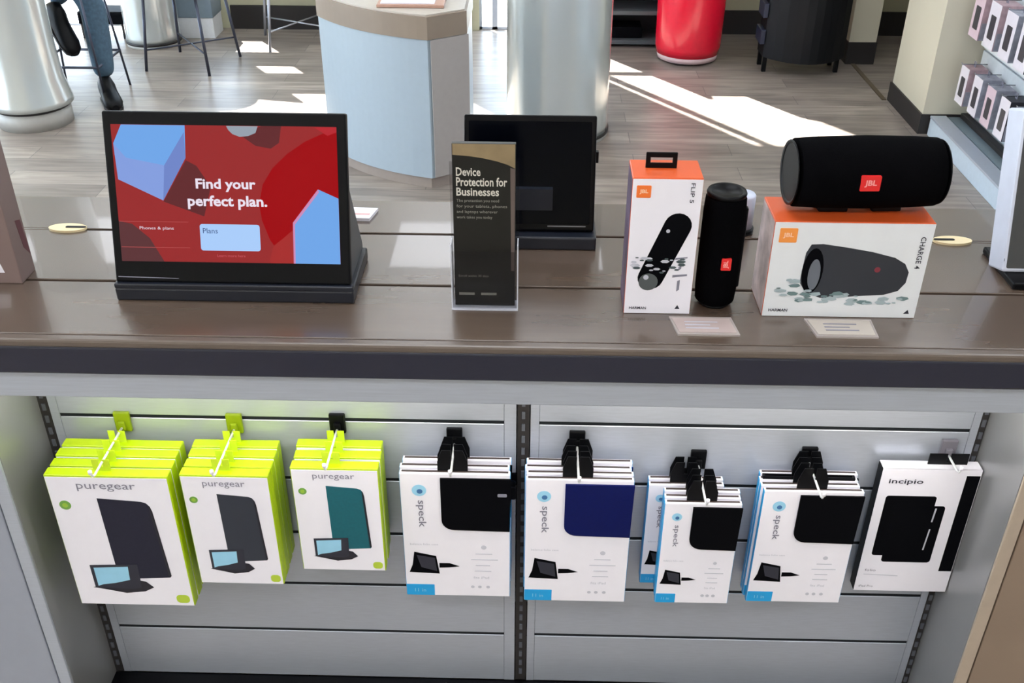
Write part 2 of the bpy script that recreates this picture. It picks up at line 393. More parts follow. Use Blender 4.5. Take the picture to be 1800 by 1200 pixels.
def lime_package(w, h, t, cover, lab, group):
    e = empty('folio_package', (0, 0, 0), lab, 'package', group=group)
    b = B().box((0, 0, 0), (w, t, h), .0012, mi=0, seg=1)
    b.build('carton', M_lime, e)
    b2 = B().box((.0015, -.0006, .0015), (w-.0015, .001, h-.004)); b2.build('front_face', M_white, e)
    fs = dict(o=(0, -.0006, 0))
    k = w/.209; kh = h/.301
    text('lettering', 'puregear', (.052*k, .268*kh, .152*k, .284*kh), M_grey, e, **fs)
    decal('badge', circ(.0237*k, .236*kh, .010*k), M_green, e, **fs)
    decal('badge_leaf', circ(.0237*k, .236*kh, .005*k), M_limed, e, o=(0, -.0006, 0), lift=.0008)
    pts = [(.081*k, .2525*kh), (.155*k, .2465*kh), (.1635*k, .243*kh), (.1685*k, .236*kh), (.171*k, .225*kh), (.1785*k, .075*kh), (.176*k, .071*kh), (.083*k, .065*kh)]
    decal('cover_picture', pts, cover, e, **fs, lift=.0005)
    decal('cover_picture_spine', [(.1655*k, .24*kh), (.1685*k, .236*kh), (.171*k, .225*kh), (.1785*k, .075*kh), (.174*k, .073*kh)], M_slate2, e, **fs, lift=.0007)
    P = lambda l: [(a*k, b_*kh) for a, b_ in l]
    decal('tablet_picture_foot', P([(.032, .044), (.06, .038), (.09, .031), (.125, .036), (.142, .046), (.13, .060), (.12, .062), (.04, .046)]), M_slate2, e, **fs, lift=.0009)
    decal('tablet_picture', P([(.036, .098), (.122, .102), (.120, .046), (.105, .041), (.036, .044)]), M_ink, e, **fs, lift=.0011)
    decal('tablet_picture_screen', P([(.042, .092), (.104, .096), (.102, .064), (.075, .056), (.052, .052), (.042, .048)]), M_lblue, e, **fs, lift=.0013)
    decal('corner_badge', rrect(.178*k, .008*kh, .202*k, .028*kh, .008*k), pm('lime_badge', (180, 205, 60), .5), e, **fs)
    B().prism([(p[0], p[1]) for p in tab_pts(.030, .026, 0)], (w*.46, t*.6, h-.002), XA, ZA, -.0008).build('hang_tab', pm('lime_tab', (190, 215, 40), .4), e)
    return e

def white_package(w, h, t, cover, lab, group, loop=True):
    e = empty('case_package', (0, 0, 0), lab, 'package', group=group)
    B().box((0, 0, 0), (w, t, h), .0008, seg=1).build('carton', M_blue, e)
    B().box((.0008, -.0006, .0008), (w-.0008, t+.0002, h+.0006), .0003, seg=1).box((w*.3, .0, h), (w-.001, t, h+.0008)).build('front_face', M_white, e)
    B().box((.004, t*.42, h-.001), (w-.004, t*.80, h+.0016)).build('inner_tray', pm('tray_brown_black', (58, 48, 46), .5), e)
    fs = dict(o=(0, -.0006, 0)); k = w/.19; q = h/.288
    decal('logo_ring', circ(.033*k, .252*q, .0125*k), M_lblue, e, **fs)
    decal('logo_dot', circ(.034*k, .250*q, .005*k), pm('mid_blue_print', (60, 110, 160), .5), e, **fs, lift=.0007)
    text('lettering', 'speck', (.026*k, .168*q, .043*k, .230*q), M_grey, e, **fs, rot=-90, bold=.01)
    # the folio itself shows through the cut-out and stands proud of the carton
    r = .022
    pts = [(w+.001, .281*q), (.070*k, .281*q)]
    for i in range(7):
        a = math.pi + math.pi/2*i/6; pts.append((.070*k + r + r*math.cos(a), .165*q + r + r*math.sin(a)))
    pts += [(w-.001, .163*q)]
    B().prism(pts, (0, -.0006, 0), XA, ZA, .0035).build('folio_cover', cover, e)
    if loop: B().prism(rrect(w-.004, .236*q, w+.010, .262*q, .004), (0, .002, 0), XA, ZA, .004).build('pen_loop', cover, e)
    decal('cover_logo', rrect(.168*k, .243*q, .184*k, .250*q, .002), M_grey if loop else cover, e, o=(0, -.0041, 0))
    text('small_lettering', 'balance folio case', (.012*k, .1255*q, .062*k, .1300*q), M_lgrey, e, **fs)
    stand_picture(e, .008*k, .056*q, .052*k, M_cover)
    decal('corner_label', rrect(.001, .001, .052*k, .028*q, .001), M_blue, e, **fs)
    text('corner_lettering', '11 in', (.016*k, .010*q, .036*k, .018*q), M_lblue, e, **fs)
    decal('device_icon', circ(.143*k, .122*q, .005*k, 10), M_lgrey, e, **fs)
    for i, (a, b_) in enumerate([(.128, .158), (.120, .168), (.128, .154), (.126, .156)]):
        zz = (.105 - .014*i)*q
        decal('fine_print', [(a*k, zz), (b_*k, zz), (b_*k, zz+.0018), (a*k, zz+.0018)], M_lgrey, e, **fs)
    text('fine_lettering', 'fits iPad', (.124*k, .045*q, .152*k, .051*q), M_lgrey, e, **fs)
    for a in (.122, .135, .150): decal('fine_icon', circ(a*k, .024*q, .0035, 8), M_lgrey, e, **fs)
    c = .48*w
    B().prism([(c-.026, 0), (c+.026, 0), (c+.026, .022), (c+.018, .046), (c+.003, .046), (c+.003, .021), (c-.003, .021), (c-.003, .046), (c-.018, .046), (c-.026, .022)],
              (0, t*.7, h-.001), XA, ZA, -.0016).build('hang_tab', M_black, e)
    return e

def stack(proto, x, yf, z, n, pitch, labels, jig=.002):
    for i in range(n):
        o = proto if i == 0 else copy_tree(proto)
        o['label'] = labels[i]
        o.location = (x + (0 if i == 0 else random.uniform(-jig, jig)), yf + i*pitch, z + (0 if i == 0 else random.uniform(-.002, .0005)))
        if i: o.rotation_euler = (0, 0, math.radians(random.uniform(-.5, .5)))

ORD = ['front', 'second', 'third', 'fourth', 'fifth']
def labs(front, desc, n): return [front] + ['%s package from the front of %s' % (ORD[i], desc) for i in range(1, n)]

p = lime_package(.209, .301, .021, M_slate, '', 'lime edged folio packages in the leftmost stack')
stack(p, -.8115, 1.319, .424, 4, .0272, labs('front lime and white package picturing a slate folio, largest, leftmost on hooks', 'the leftmost lime stack', 4))
p = lime_package(.150, .249, .021, pm('charcoal_cover', (42, 48, 60), .55), '', 'lime edged folio packages in the second stack')
stack(p, -.585, 1.326, .476, 4, .0260, labs('front lime and white package picturing a charcoal folio, second stack from left', 'the second lime stack from left', 4))
p = lime_package(.149, .233, .021, M_teal, '', 'lime edged folio packages in the third stack')
stack(p, -.4015, 1.343, .4975, 3, .0300, labs('front lime and white package picturing a teal folio cover', 'the teal folio stack', 3))
hook(-.712, .744, 1.298, 'white hook through the leftmost lime packages', M_hooklime)
hook(-.515, .744, 1.305, 'white hook through the second stack of lime packages', M_hooklime)
hook(-.334, .748, 1.322, 'white hook through the teal folio packages', M_black)

p = white_package(.192, .288, .011, M_cover, '', 'white packages with black folio left of the centre upright')
stack(p, -.222, 1.369, .413, 3, .0200, labs('front white package with black folio and pen loop, left of centre upright', 'the white stack left of the centre upright', 3))
hook(-.130, .722, 1.343, 'black based hook holding white packages left of the centre upright', M_black)
p = white_package(.186, .286, .010, M_navy, '', 'white packages with navy folio right of the centre upright', loop=False)
stack(p, -.004, 1.363, .4115, 4, .0170, labs('front white package with navy blue folio', 'the navy folio stack', 4))
hook(.085, .720, 1.335, 'black based hook holding the navy folio packages', M_black)
p = white_package(.133, .236, .010, M_cover, '', 'smaller white packages with black folio', loop=False)
stack(p, .236, 1.354, .422, 5, .0165, labs('front small white package with black folio, between navy and wide black ones', 'the small white stack with blue sides', 5), .003)
for o in [q for q in COL.objects if q.get('group') == 'smaller white packages with black folio'][3:]: o.location.x -= .024
hook(.300, .683, 1.328, 'black based hook holding five small white packages', M_black)
p = white_package(.172, .263, .010, M_cover, '', 'white packages with black folio and bright blue sides', loop=False)
stack(p, .407, 1.372, .4115, 4, .0160, labs('front white package with blue sides and black folio, second stack from right', 'the blue sided stack second from right', 4), .004)
o = [q for q in COL.objects if q.get('group') == 'white packages with black folio and bright blue sides'][2]
B().box((.006, .001, .262), (.166, .003, .270)).box((.006, .008, .262), (.166, .0095, .270)).box((.006, .003, .262), (.010, .008, .270)).box((.162, .003, .262), (.166, .008, .270)).build('black_tray', M_black, o)
hook(.493, .694, 1.338, 'long steel hook over the blue sided packages second from right', M_black)

# rightmost keyboard-case package
e = empty('case_package', (.6145, 1.406, .411), 'white package with printed black folio and black edge stripe, rightmost on hooks', 'package')
B().box((0, 0, 0), (.172, .024, .290), .001, seg=1).build('carton', M_black, e)
B().box((.0005, -.0006, .0005), (.1715, .001, .2908)).box((.001, 0, .2895), (.171, .0235, .2908)).build('front_face', M_white, e)
fs = dict(o=(0, -.0006, 0))
text('lettering', 'incipio', (.015, .256, .075, .269), M_ink, e, **fs, bold=.012)
decal('folio_picture', rrect(.017, .090, .106, .231, .005), M_cover, e, **fs)
decal('folio_picture_flap', rrect(.037, .074, .126, .209, .006), M_cover, e, **fs, lift=.0005)
decal('clasp_line', [(.1085, .204), (.1115, .204), (.1100, .172), (.1075, .172)], M_lgrey, e, **fs, lift=.0008)
decal('clasp_line', [(.1080, .155), (.1105, .155), (.1085, .105), (.1060, .105)], M_lgrey, e, **fs, lift=.0008)
decal('edge_stripe', [(.147, .278), (.1705, .278), (.1705, .053), (.147, .053)], M_cover, e, **fs)
text('small_lettering', 'folio', (.012, .050, .032, .056), M_grey, e, **fs)
decal('fine_print', [(.012, .043), (.075, .040), (.075, .0385), (.012, .0415)], M_lgrey, e, **fs)
text('small_lettering', 'iPad Pro', (.008, .010, .034, .015), M_grey, e, **fs)
B().prism([(-.034, 0), (.034, 0), (.034, .024), (.003, .024), (.003, .008), (-.003, .008), (-.003, .024), (-.034, .024)], (.115, .014, .2895), XA, ZA, -.002).build('hang_tab', M_black, e)
hook(.731, .716, 1.385, 'short hook over the rightmost white package', pm('clear_grey_plastic', (110, 108, 118), .3))

# ------------------------------------------------------------------ tablet display with the red screen
A = math.radians(17)
def leaning(x0, x1, y, z, h, th, name, label, cat, scr_mat, frame_mat, base_mat, depth):
    e = empty(name, ((x0+x1)/2, y, CT), label, cat)
    hw = (x1-x0)/2
    R_ = Matrix.Translation((0, 0, z-CT)) @ Matrix.Rotation(-A, 4, 'X')
    B().box((-hw, 0, 0), (hw, th, h), .003, mat=R_).build('bezel', frame_mat, e)
    return e, hw, R_
e, hw, R_ = leaning(-.6515, -.2820, 1.400, 1.050, .262, .016, 'tablet_display', 'tablet display with lit red plan screen on a black stand', 'display', None, M_black, M_black, .18)
U, V = Vector((1, 0, 0)), Vector((0, math.sin(A), math.cos(A)))
O = Vector((0, 0, .030))
cx = -.46675
def em(name, c, s=.84): return pm('screen_'+name, c, .4, emit=s, spec=.04)
def scr(name, pts, m, k): return decal(name, [(a - cx, b) for a, b in pts], m, e, o=O, u=U, v=V, lift=.0005 + .0002*k, th=.0002)
X0, X1, Z0, Z1 = -.6385, -.2965, .0335, .2425
scr('screen', [(X0, Z0), (X1, Z0), (X1, Z1), (X0, Z1)], em('brick', (152, 44, 44)), 0)
scr('picture_disc', [(-.3800, Z0), (X1, Z0), (X1, Z1-.006), (-.318, .232), (-.345, .220), (-.372, .202), (-.396, .180), (-.412, .155), (-.419, .125), (-.416, .100), (-.405, .070)], em('deep_red', (158, 0, 6)), 1)
scr('picture_disc_rim', [(-.330, Z1-.001), (X1, Z1-.001), (X1, Z1-.008), (-.31, .229)], em('rose', (180, 40, 48)), 2)
scr('picture_corner', [(X1-.075, Z0), (X1, Z0), (X1, .060), (-.345, .105), (-.40, .060), (-.407, Z0+.004), (-.405, Z0)], em('brick_two', (166, 46, 44)), 2)
scr('box_shadow', [(-.5277, .190), (-.512, .182), (-.492, .150), (-.505, .105), (-.5664, .127)], em('maroon', (98, 42, 44)), 1)
scr('box_shadow', [(-.410, Z1), (-.380, Z1), (-.384, .218), (-.397, .209), (-.420, .213), (-.440, .227)], em('maroon', (98, 42, 44)), 1)
scr('dark_corner', [(X0, Z0), (-.572, Z0), (-.592, .070), (-.618, .092), (X0, .096)], em('grey_red', (92, 52, 54)), 1)
scr('picture_box', [(-.6225, Z1-.0003), (-.5257, Z1-.0003), (-.5277, .1936), (-.5664, .1286), (-.6335, .1601), (-.6363, .2144)], em('sky_blue', (112, 166, 232)), 3)
scr('picture_box_side', [(-.6363, .2144), (-.6355, .196), (-.561, .1821), (-.5664, .1286), (-.6335, .1601)], em('periwinkle', (132, 158, 222)), 4)
scr('picture_box_edge', [(-.5277, .232), (-.5277, .1936), (-.5664, .1286), (-.561, .1821)], em('lavender', (112, 134, 200)), 4)
scr('picture_box', [(-.3276, .1488), (X1, .1351), (X1, Z0), (-.3693, Z0), (-.368, .0973)], em('sky_blue', (112, 166, 232)), 5)
scr('picture_box_edge', [(-.3276, .1488), (-.326, .1445), (-.365, .0945), (-.3665, Z0), (-.3693, Z0), (-.368, .0973)], em('pink_edge', (205, 140, 185)), 6)
scr('picture_can', [(-.4629, Z1-.0005), (-.4152, Z1-.0005), (-.419, .232), (-.430, .2275), (-.443, .226), (-.454, .230), (-.460, .236)], em('pale_grey', (150, 160, 172)), 3)
scr('touch_button', rrect(-.513, .052, -.420, .0932, .004), em('button', (170, 205, 250)), 4)
for z_, a_, b_ in ((.0955, -.637, -.53), (.0555, -.637, -.53)):
    scr('menu_rule', [(a_, z_), (b_, z_), (b_, z_+.0008), (a_, z_+.0008)], em('rule', (178, 80, 80)), 5)
mw = em('white', (236, 226, 240))
tx = dict(o=O, u=U, v=V, lift=.0024)
text('lettering', 'Find your', (-.5145-cx, .143, -.4225-cx, .163), mw, e, **tx, bold=.03)
text('lettering', 'perfect plan.', (-.5285-cx, .116, -.4060-cx, .1375), mw, e, **tx, bold=.03)
text('menu_lettering', 'Phones & plans', (-.6060-cx, .0825, -.553-cx, .0885), mw, e, **tx)
text('button_lettering', 'Plans', (-.508-cx, .079, -.485-cx, .087), em('button_ink', (60, 80, 130)), e, **tx)
text('footer_lettering', 'Learn more here', (-.488-cx, .0425, -.444-cx, .0465), em('footer', (205, 90, 100)), e, **tx)
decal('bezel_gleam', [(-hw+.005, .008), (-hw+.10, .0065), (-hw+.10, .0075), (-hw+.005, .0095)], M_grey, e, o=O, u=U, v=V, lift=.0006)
# wedge stand
bs = B(); bs.box((-hw-.002, -.006, 0), (hw+.004, .150, .022), .003); bs.box((-hw-.002, -.006, .021), (hw+.004, .006, .0295), .002)
bs.build('stand_base', pm('stand_navy_black', (22, 26, 36), .35), e)
for sx in (-hw+.004, hw-.008):
    B().prism([(.022, .021), (.150, .021), (.150, .030), (.075, .16), (.066, .16)], (sx, 0, 0), (0, 1, 0), (0, 0, 1), .004).build('stand_wing', pm('stand_wing_grey', (70, 74, 80), .35), e)
B().box((-.05, .04, .02), (.05, .05, .13), .002, mat=None).build('stand_post', M_black, e)

# second black display facing the camera, dark screen, behind the brochure
e2, hw2, R2 = leaning(-.118, .107, 1.612, 1.047, .196, .014, 'tablet_display', 'small black tablet display with switched off screen behind the brochure', 'display', None, M_blackg, M_black, .15)
O2 = Vector((0, 0, .027))
decal('screen', rrect(-hw2+.008, .012, hw2-.008, .186, .002), pm('dark_screen', (1, 2, 7), .12, spec=.1), e2, o=O2, u=U, v=V)
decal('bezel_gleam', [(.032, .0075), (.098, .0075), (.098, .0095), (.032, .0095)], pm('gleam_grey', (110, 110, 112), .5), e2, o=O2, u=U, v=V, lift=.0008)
B().box((-hw2-.004, -.020, 0), (hw2+.004, .110, .024), .003).box((-.04, .01, .02), (.04, .03, .10)).build('stand_base', pm('stand_navy_black', (22, 26, 36), .35), e2)
B().box((hw2-.001, .045, .135), (hw2+.005, .055, .155), .001).build('side_button', M_black, e2)

# leaning white framed display at the right edge
e = empty('framed_display', (.925, 1.507, CT), 'white framed dark display leaning back at the right end of the counter', 'display')
R3 = Matrix.Translation((0, .002, .0135)) @ Matrix.Rotation(-A, 4, 'X')
B().box((-.151, 0, 0), (.15, .058, .262), .004, mat=R3).build('frame', pm('pale_grey_frame', (192, 198, 212), .4), e)
decal('screen', rrect(-.146, .008, .146, .250, .003), pm('grey_screen', (62, 64, 66), .25), e, o=(0, .002, .012), u=U, v=V, lift=.0006)
decal('frame_mark', capsule(-.151+.0005, .02, -.151+.0005, .024, .0004), M_ink, e, o=(0, .002, .012), u=U, v=V)
B().box((-.146, -.035, .0004), (.15, .10, .0125), .003).build('base', M_black, e)
B().box((-.12, .080, .010), (.12, .090, .08), .002).build('rear_strut', M_black, e)

# taupe packed box at the left edge
e = empty('product_box', (-.915, 1.465, CT), 'taupe upright product box cut by the left edge of the photograph', 'box')
B().box((-.09, -.022, 0), (.090, .028, .275), .0015).build('carton', M_taupe, e)
decal('side_print', [(.004, .10), (.020, .095), (.026, .03), (.010, .05)], pm('dark_red_print', (90, 50, 56), .5), e, o=(.090, -.0, 0), u=(0, 1, 0), v=ZA)
decal('front_print', [(.02, .02), (.066, .02), (.060, .045), (.02, .05)], M_white, e, o=(0, -.022, 0))

# ------------------------------------------------------------------ brochure in its acrylic holder
e = empty('brochure_holder', (-.0715, 1.383, CT), 'clear acrylic leaflet holder on the counter between the two displays', 'holder')
B().box((-.0515, 0, .002), (.0515, .0018, .100)).build('front_pocket', M_acrylic, e)
B().box((-.0515, .024, .002), (.0515, .026, .235)).build('back_plate', M_acrylic, e)
for sx in (-.0515, .0495): B().box((sx, -.0004, .002), (sx+.002, .026, .112), .0004, seg=1).build('side_wall', M_acryledge, e)
B().box((-.0515, -.004, 0), (.0515, .028, .0025), .0005, seg=1).build('foot', M_acryledge, e)
e = empty('brochure', (-.0715, 1.390, CT+.004), 'black leaflet with white lettering and a tan top, standing in the acrylic holder', 'brochure')
e.rotation_euler = (math.radians(-2), 0, 0)
lw = .0465
B().box((-lw, 0, 0), (lw, .010, .262), .0006, seg=1).build('pages', pm('leaflet_charcoal', (30, 30, 28), .35, var=.1, scale=14, spec=.3), e)
fs = dict(o=(0, 0, 0))
decal('tan_picture', [(-lw+.001, .2615), (lw-.001, .2615), (lw-.001, .225), (.034, .231), (.018, .236), (0, .240), (-.02, .243), (-lw+.001, .245)], pm('tan_print', (140, 122, 92), .4, var=.2, scale=20), e, **fs)
decal('grey_margin', [(lw-.008, .226), (lw-.001, .224), (lw-.001, .06), (lw-.006, .06)], pm('leaflet_grey', (96, 84, 80), .4), e, **fs)
mlt = pm('off_white_print', (205, 202, 192), .5)
text('title_lettering', 'Device', (-.041, .213, -.005, .226), mlt, e, **fs, bold=.02)
text('title_lettering', 'Protection for', (-.041, .197, .034, .211), mlt, e, **fs, bold=.02)
text('title_lettering', 'Businesses', (-.041, .182, .022, .195), mlt, e, **fs, bold=.02)
mlt2 = pm('grey_white_print', (140, 140, 132), .5)
for i, (s_, x1) in enumerate([('The protection you need', .022), ('for your tablets, phones', .034), ('and laptops wherever', .020), ('work takes you today', .012)]):
    text('body_lettering', s_, (-.041, .171-i*.0088, x1, .177-i*.0088), mlt2, e, **fs)
text('lower_lettering', 'Enroll within 30 days', (-.040, .048, .006, .053), mlt2, e, **fs)
decal('foot_mark', [(-.040, .018), (-.016, .018), (-.016, .022), (-.040, .022)], mlt2, e, **fs)
decal('foot_mark', [(-.006, .018), (.018, .018), (.018, .022), (-.006, .022)], mlt2, e, **fs)

# ------------------------------------------------------------------ speakers and their boxes
def logo(e, bx, o, mat, tmat, u=XA, v=ZA, s='JBL', rot=0):
    decal('logo_badge', rrect(bx[0], bx[1], bx[2], bx[3], .0015), mat, e, o=o, u=u, v=v, th=.001, lift=.001)
    w_, h_ = bx[2]-bx[0], bx[3]-bx[1]
    text('logo_lettering', s, (bx[0]+w_*.2, bx[1]+h_*.3, bx[2]-w_*.2, bx[3]-h_*.3), tmat, e, o=o, u=u, v=v, lift=.0014, rot=rot, bold=.03)
e = empty('speaker_box', (.144, 1.379, CT), 'tall white and orange speaker box with black hang loop', 'box')
W, H, D = .102, .225, .070
B().box((0, .0008, 0), (W, D, H), .001, seg=1).build('carton', [M_orange], e)
B().box((.0005, -.0002, .0008), (W-.0005, .001, H-.002)).build('front_face', M_white, e)
B().box((-.0004, .003, .002), (.0006, D-.002, H-.004)).build('side_face', pm('lifestyle_print', (92, 78, 98), .4, var=.7, scale=22), e)
logo(e, (.0065, .1945, .0275, .2135), (0, -.0002, 0), M_orangel, M_paleor)
text('lettering', 'FLIP 5', (.0845, .187, .0905, .218), M_ink, e, o=(0, -.0002, 0), rot=-90, bold=.01)
decal('speaker_picture', capsule(.071, .150, .037, .063, .0205, .0195), M_cover, e, lift=.0008)
decal('speaker_picture_end', circ(.034, .056, .0145), pm('dark_grey_print', (80, 86, 88), .4), e, lift=.0011)
decal('speaker_picture_glint', circ(.030, .064, .004), M_lgrey, e, lift=.0014)
decal('speaker_picture_logo', circ(.0573, .1417, .003, 10), M_lgrey, e, lift=.0012)
mw2 = pm('water_print', (70, 84, 88), .3); rn = random.Random(5)
for i in range(22):
    a_ = .010 + .075*rn.random(); b_ = .072 + .026*rn.random(); r_ = .0015 + .003*rn.random()
    decal('splash_picture', [(a_ + 1.8*r_*math.cos(t), b_ + r_*.7*math.sin(t)) for t in (0, 1, 2.1, 3.2, 4.2, 5.2)], mw2 if i % 2 else M_lgrey, e, lift=.0012 + .00002*i)
for i, (a, b_, c_, d_) in enumerate([(.072, .094, .090, .099), (.078, .076, .082, .084), (.070, .064, .092, .070), (.078, .040, .082, .060)]):
    decal('splash_mark', [(a, b_), (c_, b_+.003), (c_, d_), (a, d_-.002)], M_grey, e, lift=.0006)
text('foot_lettering', 'HARMAN', (.008, .008, .034, .0125), M_ink, e, bold=.02)
decal('foot_mark', [(.078, .009), (.086, .009), (.082, .016)], M_ink, e)
lp = B(); lp.box((.021, .038, H-.001), (.067, .041, H+.008), .001, seg=1); lp.box((.021, .038, H+.016), (.067, .041, H+.024), .001, seg=1); lp.box((.021, .038, H+.006), (.028, .041, H+.018), .001, seg=1); lp.box((.060, .038, H+.006), (.067, .041, H+.018), .001, seg=1)
lp.build('hang_loop', M_black, e)

e = empty('bluetooth_speaker', (.289, 1.418, CT), 'slim black cylindrical speaker standing upright beside the tall box', 'speaker')
B().lathe([(.0, .006), (.026, .006), (.0305, .010), (.0318, .03), (.0322, .095), (.0318, .160), (.0305, .180), (.027, .186), (0, .186)], (0, 0, 0), 'Z', 48).build('mesh_body', M_fabric, e)
B().lathe([(.0, 0), (.022, 0), (.026, .004), (.026, .0062), (0, .0062)], (0, 0, 0), 'Z', 40).build('bottom_ring', M_black, e)
B().lathe([(.0, .184), (.029, .184), (.030, .188), (.0285, .1915), (.024, .190), (.022, .1865), (0, .1865)], (0, 0, 0), 'Z', 40).build('top_ring', M_black, e)
B().box((.029, -.006, .03), (.035, .006, .165), .003).build('spine_strip', M_black, e)
for sx in (-.0055,):
    decal('logo_badge', rrect(-.002, .074, .013, .094, .0015), M_redl, e, o=(0, -.0325, 0), lift=.0012, th=.0035)
    text('logo_lettering', 'JBL', (.001, .078, .010, .091), M_pink, e, o=(0, -.0325, 0), lift=.0016, rot=90, bold=.03)

e = empty('speaker_box', (.357, 1.377, CT), 'wide white and orange speaker box under the large speaker', 'box')
W, H, D = .2345, .1605, .090
B().box((0, .0008, 0), (W, D, H), .001, seg=1).build('carton', M_orange, e)
B().box((.0005, -.0002, .0008), (W-.0005, .001, H-.0015)).build('front_face', pm('pale_white_card', (224, 228, 232), .35, var=.015), e)
B().box((-.0004, .003, .002), (.0006, D-.002, H-.003)).build('side_face', pm('pale_lifestyle_print', (178, 160, 158), .4, var=.45, scale=26), e)
logo(e, (.0085, .127, .0345, .150), (0, -.0002, 0), pm('amber_logo', (240, 150, 70), .4), M_paleor)
text('lettering', 'CHARGE 4', (.2165, .086, .2245, .139), M_ink, e, o=(0, -.0002, 0), rot=-90, bold=.01)
decal('speaker_picture', [(.058, .124), (.075, .125), (.110, .120), (.150, .113), (.185, .104), (.202, .094), (.210, .080), (.209, .062), (.200, .048), (.180, .041), (.140, .038), (.100, .034), (.084, .034), (.060, .044), (.050, .060), (.050, .080), (.052, .110)], pm('charcoal_print', (44, 48, 56), .45), e, lift=.0008)
decal('speaker_picture_end', circ(.066, .080, .0155, 24, .038), M_cover, e, lift=.0011)
decal('speaker_picture_radiator', circ(.069, .074, .009, 24, .026), pm('steel_print', (104, 110, 120), .35), e, lift=.0014)
decal('speaker_picture_logo', circ(.1624, .0836, .0045, 14), pm('muted_red_print', (130, 50, 62), .4), e, lift=.0011)
ms = pm('splash_print', (160, 176, 182), .4); ms2 = pm('splash_print_dark', (104, 128, 130), .4)
rnd = random.Random(3)
for i in range(46):
    a = .018 + .195*rnd.random(); b_ = .024 + .022*rnd.random() + (.03*rnd.random() if a < .05 else 0); r = .002 + .0045*rnd.random()
    decal('splash_picture', [(a + r*(1.6*math.cos(t+i)), b_ + r*.8*rnd.uniform(.5, 1)*math.sin(t+i)) for t in (0, 1.1, 2.2, 3.3, 4.3, 5.3)], ms if i % 3 else ms2, e, lift=.0012 + .00002*i)
text('foot_lettering', 'HARMAN', (.009, .009, .038, .014), M_ink, e, bold=.02)
decal('foot_mark', [(.222-.006, .008), (.222+.003, .008), (.222, .015)], M_ink, e)

e = empty('bluetooth_speaker', (.488, 1.428, CT+.1605), 'large black barrel speaker lying on top of the wide box', 'speaker')
e.rotation_euler = (0, 0, math.radians(2.5))
c = (0, 0, .058)
prof = [(0, -.104), (.040, -.104), (.043, -.103), (.0435, -.110), (.0475, -.111), (.0500, -.104), (.0520, -.07), (.0535, 0), (.0520, .07), (.0500, .104), (.0475, .111), (.0435, .110), (.043, .103), (.040, .104), (0, .104)]
B().lathe(prof[5:10], c, 'X', 56).build('mesh_body', M_fabric, e)
for s_ in (-1, 1):
    B().lathe([(0, s_*.1045), (.036, s_*.106), (.040, s_*.1055)], c, 'X', 48).build('radiator', pm('satin_grey', (122, 126, 134), .3, metal=.5), e)
    B().lathe([(.040, s_*.1055), (.0425, s_*.110), (.0475, s_*.1112), (.0478, s_*.1095)], c, 'X', 48).build('end_ring', M_black, e)
    B().lathe([(.031, s_*.1062), (.035, s_*.1085), (.0398, s_*.1063)], c, 'X', 48).build('ring_accent', pm('silver_ring', (150, 152, 160), .3, metal=.6), e)
decal('logo_badge', rrect(-.022, .051, .0065, .074, .0015), M_redl, e, o=(0, -.0535, 0), lift=.0012, th=.004)
text('logo_lettering', 'JBL', (-.0165, .057, .001, .068), M_pink, e, o=(0, -.0535, 0), lift=.0016, bold=.03)
for x in (-.04, .04): B().box((x-.022, -.014, 0), (x+.022, .014, .008), .002).build('rubber_foot', M_black, e)

# price plates, card, small cylinder
def plate(x0, x1, x2, x3, lab, warm):
    e = empty('price_plate', ((x0+x1)/2, 1.34, CT), lab, 'price plate')
    cx_ = (x0+x1)/2
    pts = [(x2-cx_, -.026), (x3-cx_, -.026), (x1-cx_, .026), (x0-cx_, .026)]
    b = B().prism(pts, (0, 0, .0), (1, 0, 0), (0, 1, 0), .003); b.build('acrylic_plate', M_tagacr, e)
    decal('paper_insert', [(a*.92, b_*.8) for a, b_ in pts], pm('insert_'+warm, (176, 160, 156) if warm == 'pink' else (186, 178, 168), .5), e, o=(0, 0, .0029), u=(1, 0, 0), v=(0, 1, 0), lift=.0009, th=.0006)
    for q in range(3):
        decal('print_line', [(-.026, .008-q*.009), (.024-.012*(q % 2), .008-q*.009), (.024-.012*(q % 2), .0105-q*.009), (-.026, .0105-q*.009)], M_lgrey if warm == 'pink' else M_grey, e, o=(0, 0, .0032), u=(1, 0, 0), v=(0, 1, 0), lift=.0010)
plate(.213, .308, .221, .314, 'pinkish clear price plate lying in front of the slim upright speaker', 'pink')
plate(.420, .522, .428, .520, 'greyish price plate lying in front of the wide speaker box', 'grey')
e = empty('price_card', (-.311, 1.722, CT), 'small white card lying behind the lit tablet display', 'card')
B().prism([(-.05, -.022), (.014, -.024), (.024, .022), (-.05, .024)], (0, 0, 0), (1, 0, 0), (0, 1, 0), .006).build('card', M_white, e)
decal('red_print', [(-.02, -.008), (.012, -.009), (.013, -.004), (-.02, -.003)], pm('pale_red_print', (210, 150, 150), .5), e, o=(0, 0, .006), u=(1, 0, 0), v=(0, 1, 0))
e = empty('sensor_puck', (.372, 1.680, CT), 'small pale cylinder with dark foot between the slim speaker and wide box', 'cylinder')
B().lathe([(.0, .010), (.022, .010), (.022, .070), (.020, .073), (0, .073)], (0, 0, 0), 'Z', 32).build('body', pm('pale_blue_plastic', (196, 204, 224), .35), e)
B().lathe([(.0, 0), (.025, 0), (.025, .009), (.022, .0101), (0, .0101)], (0, 0, 0), 'Z', 32).build('foot', M_black, e)

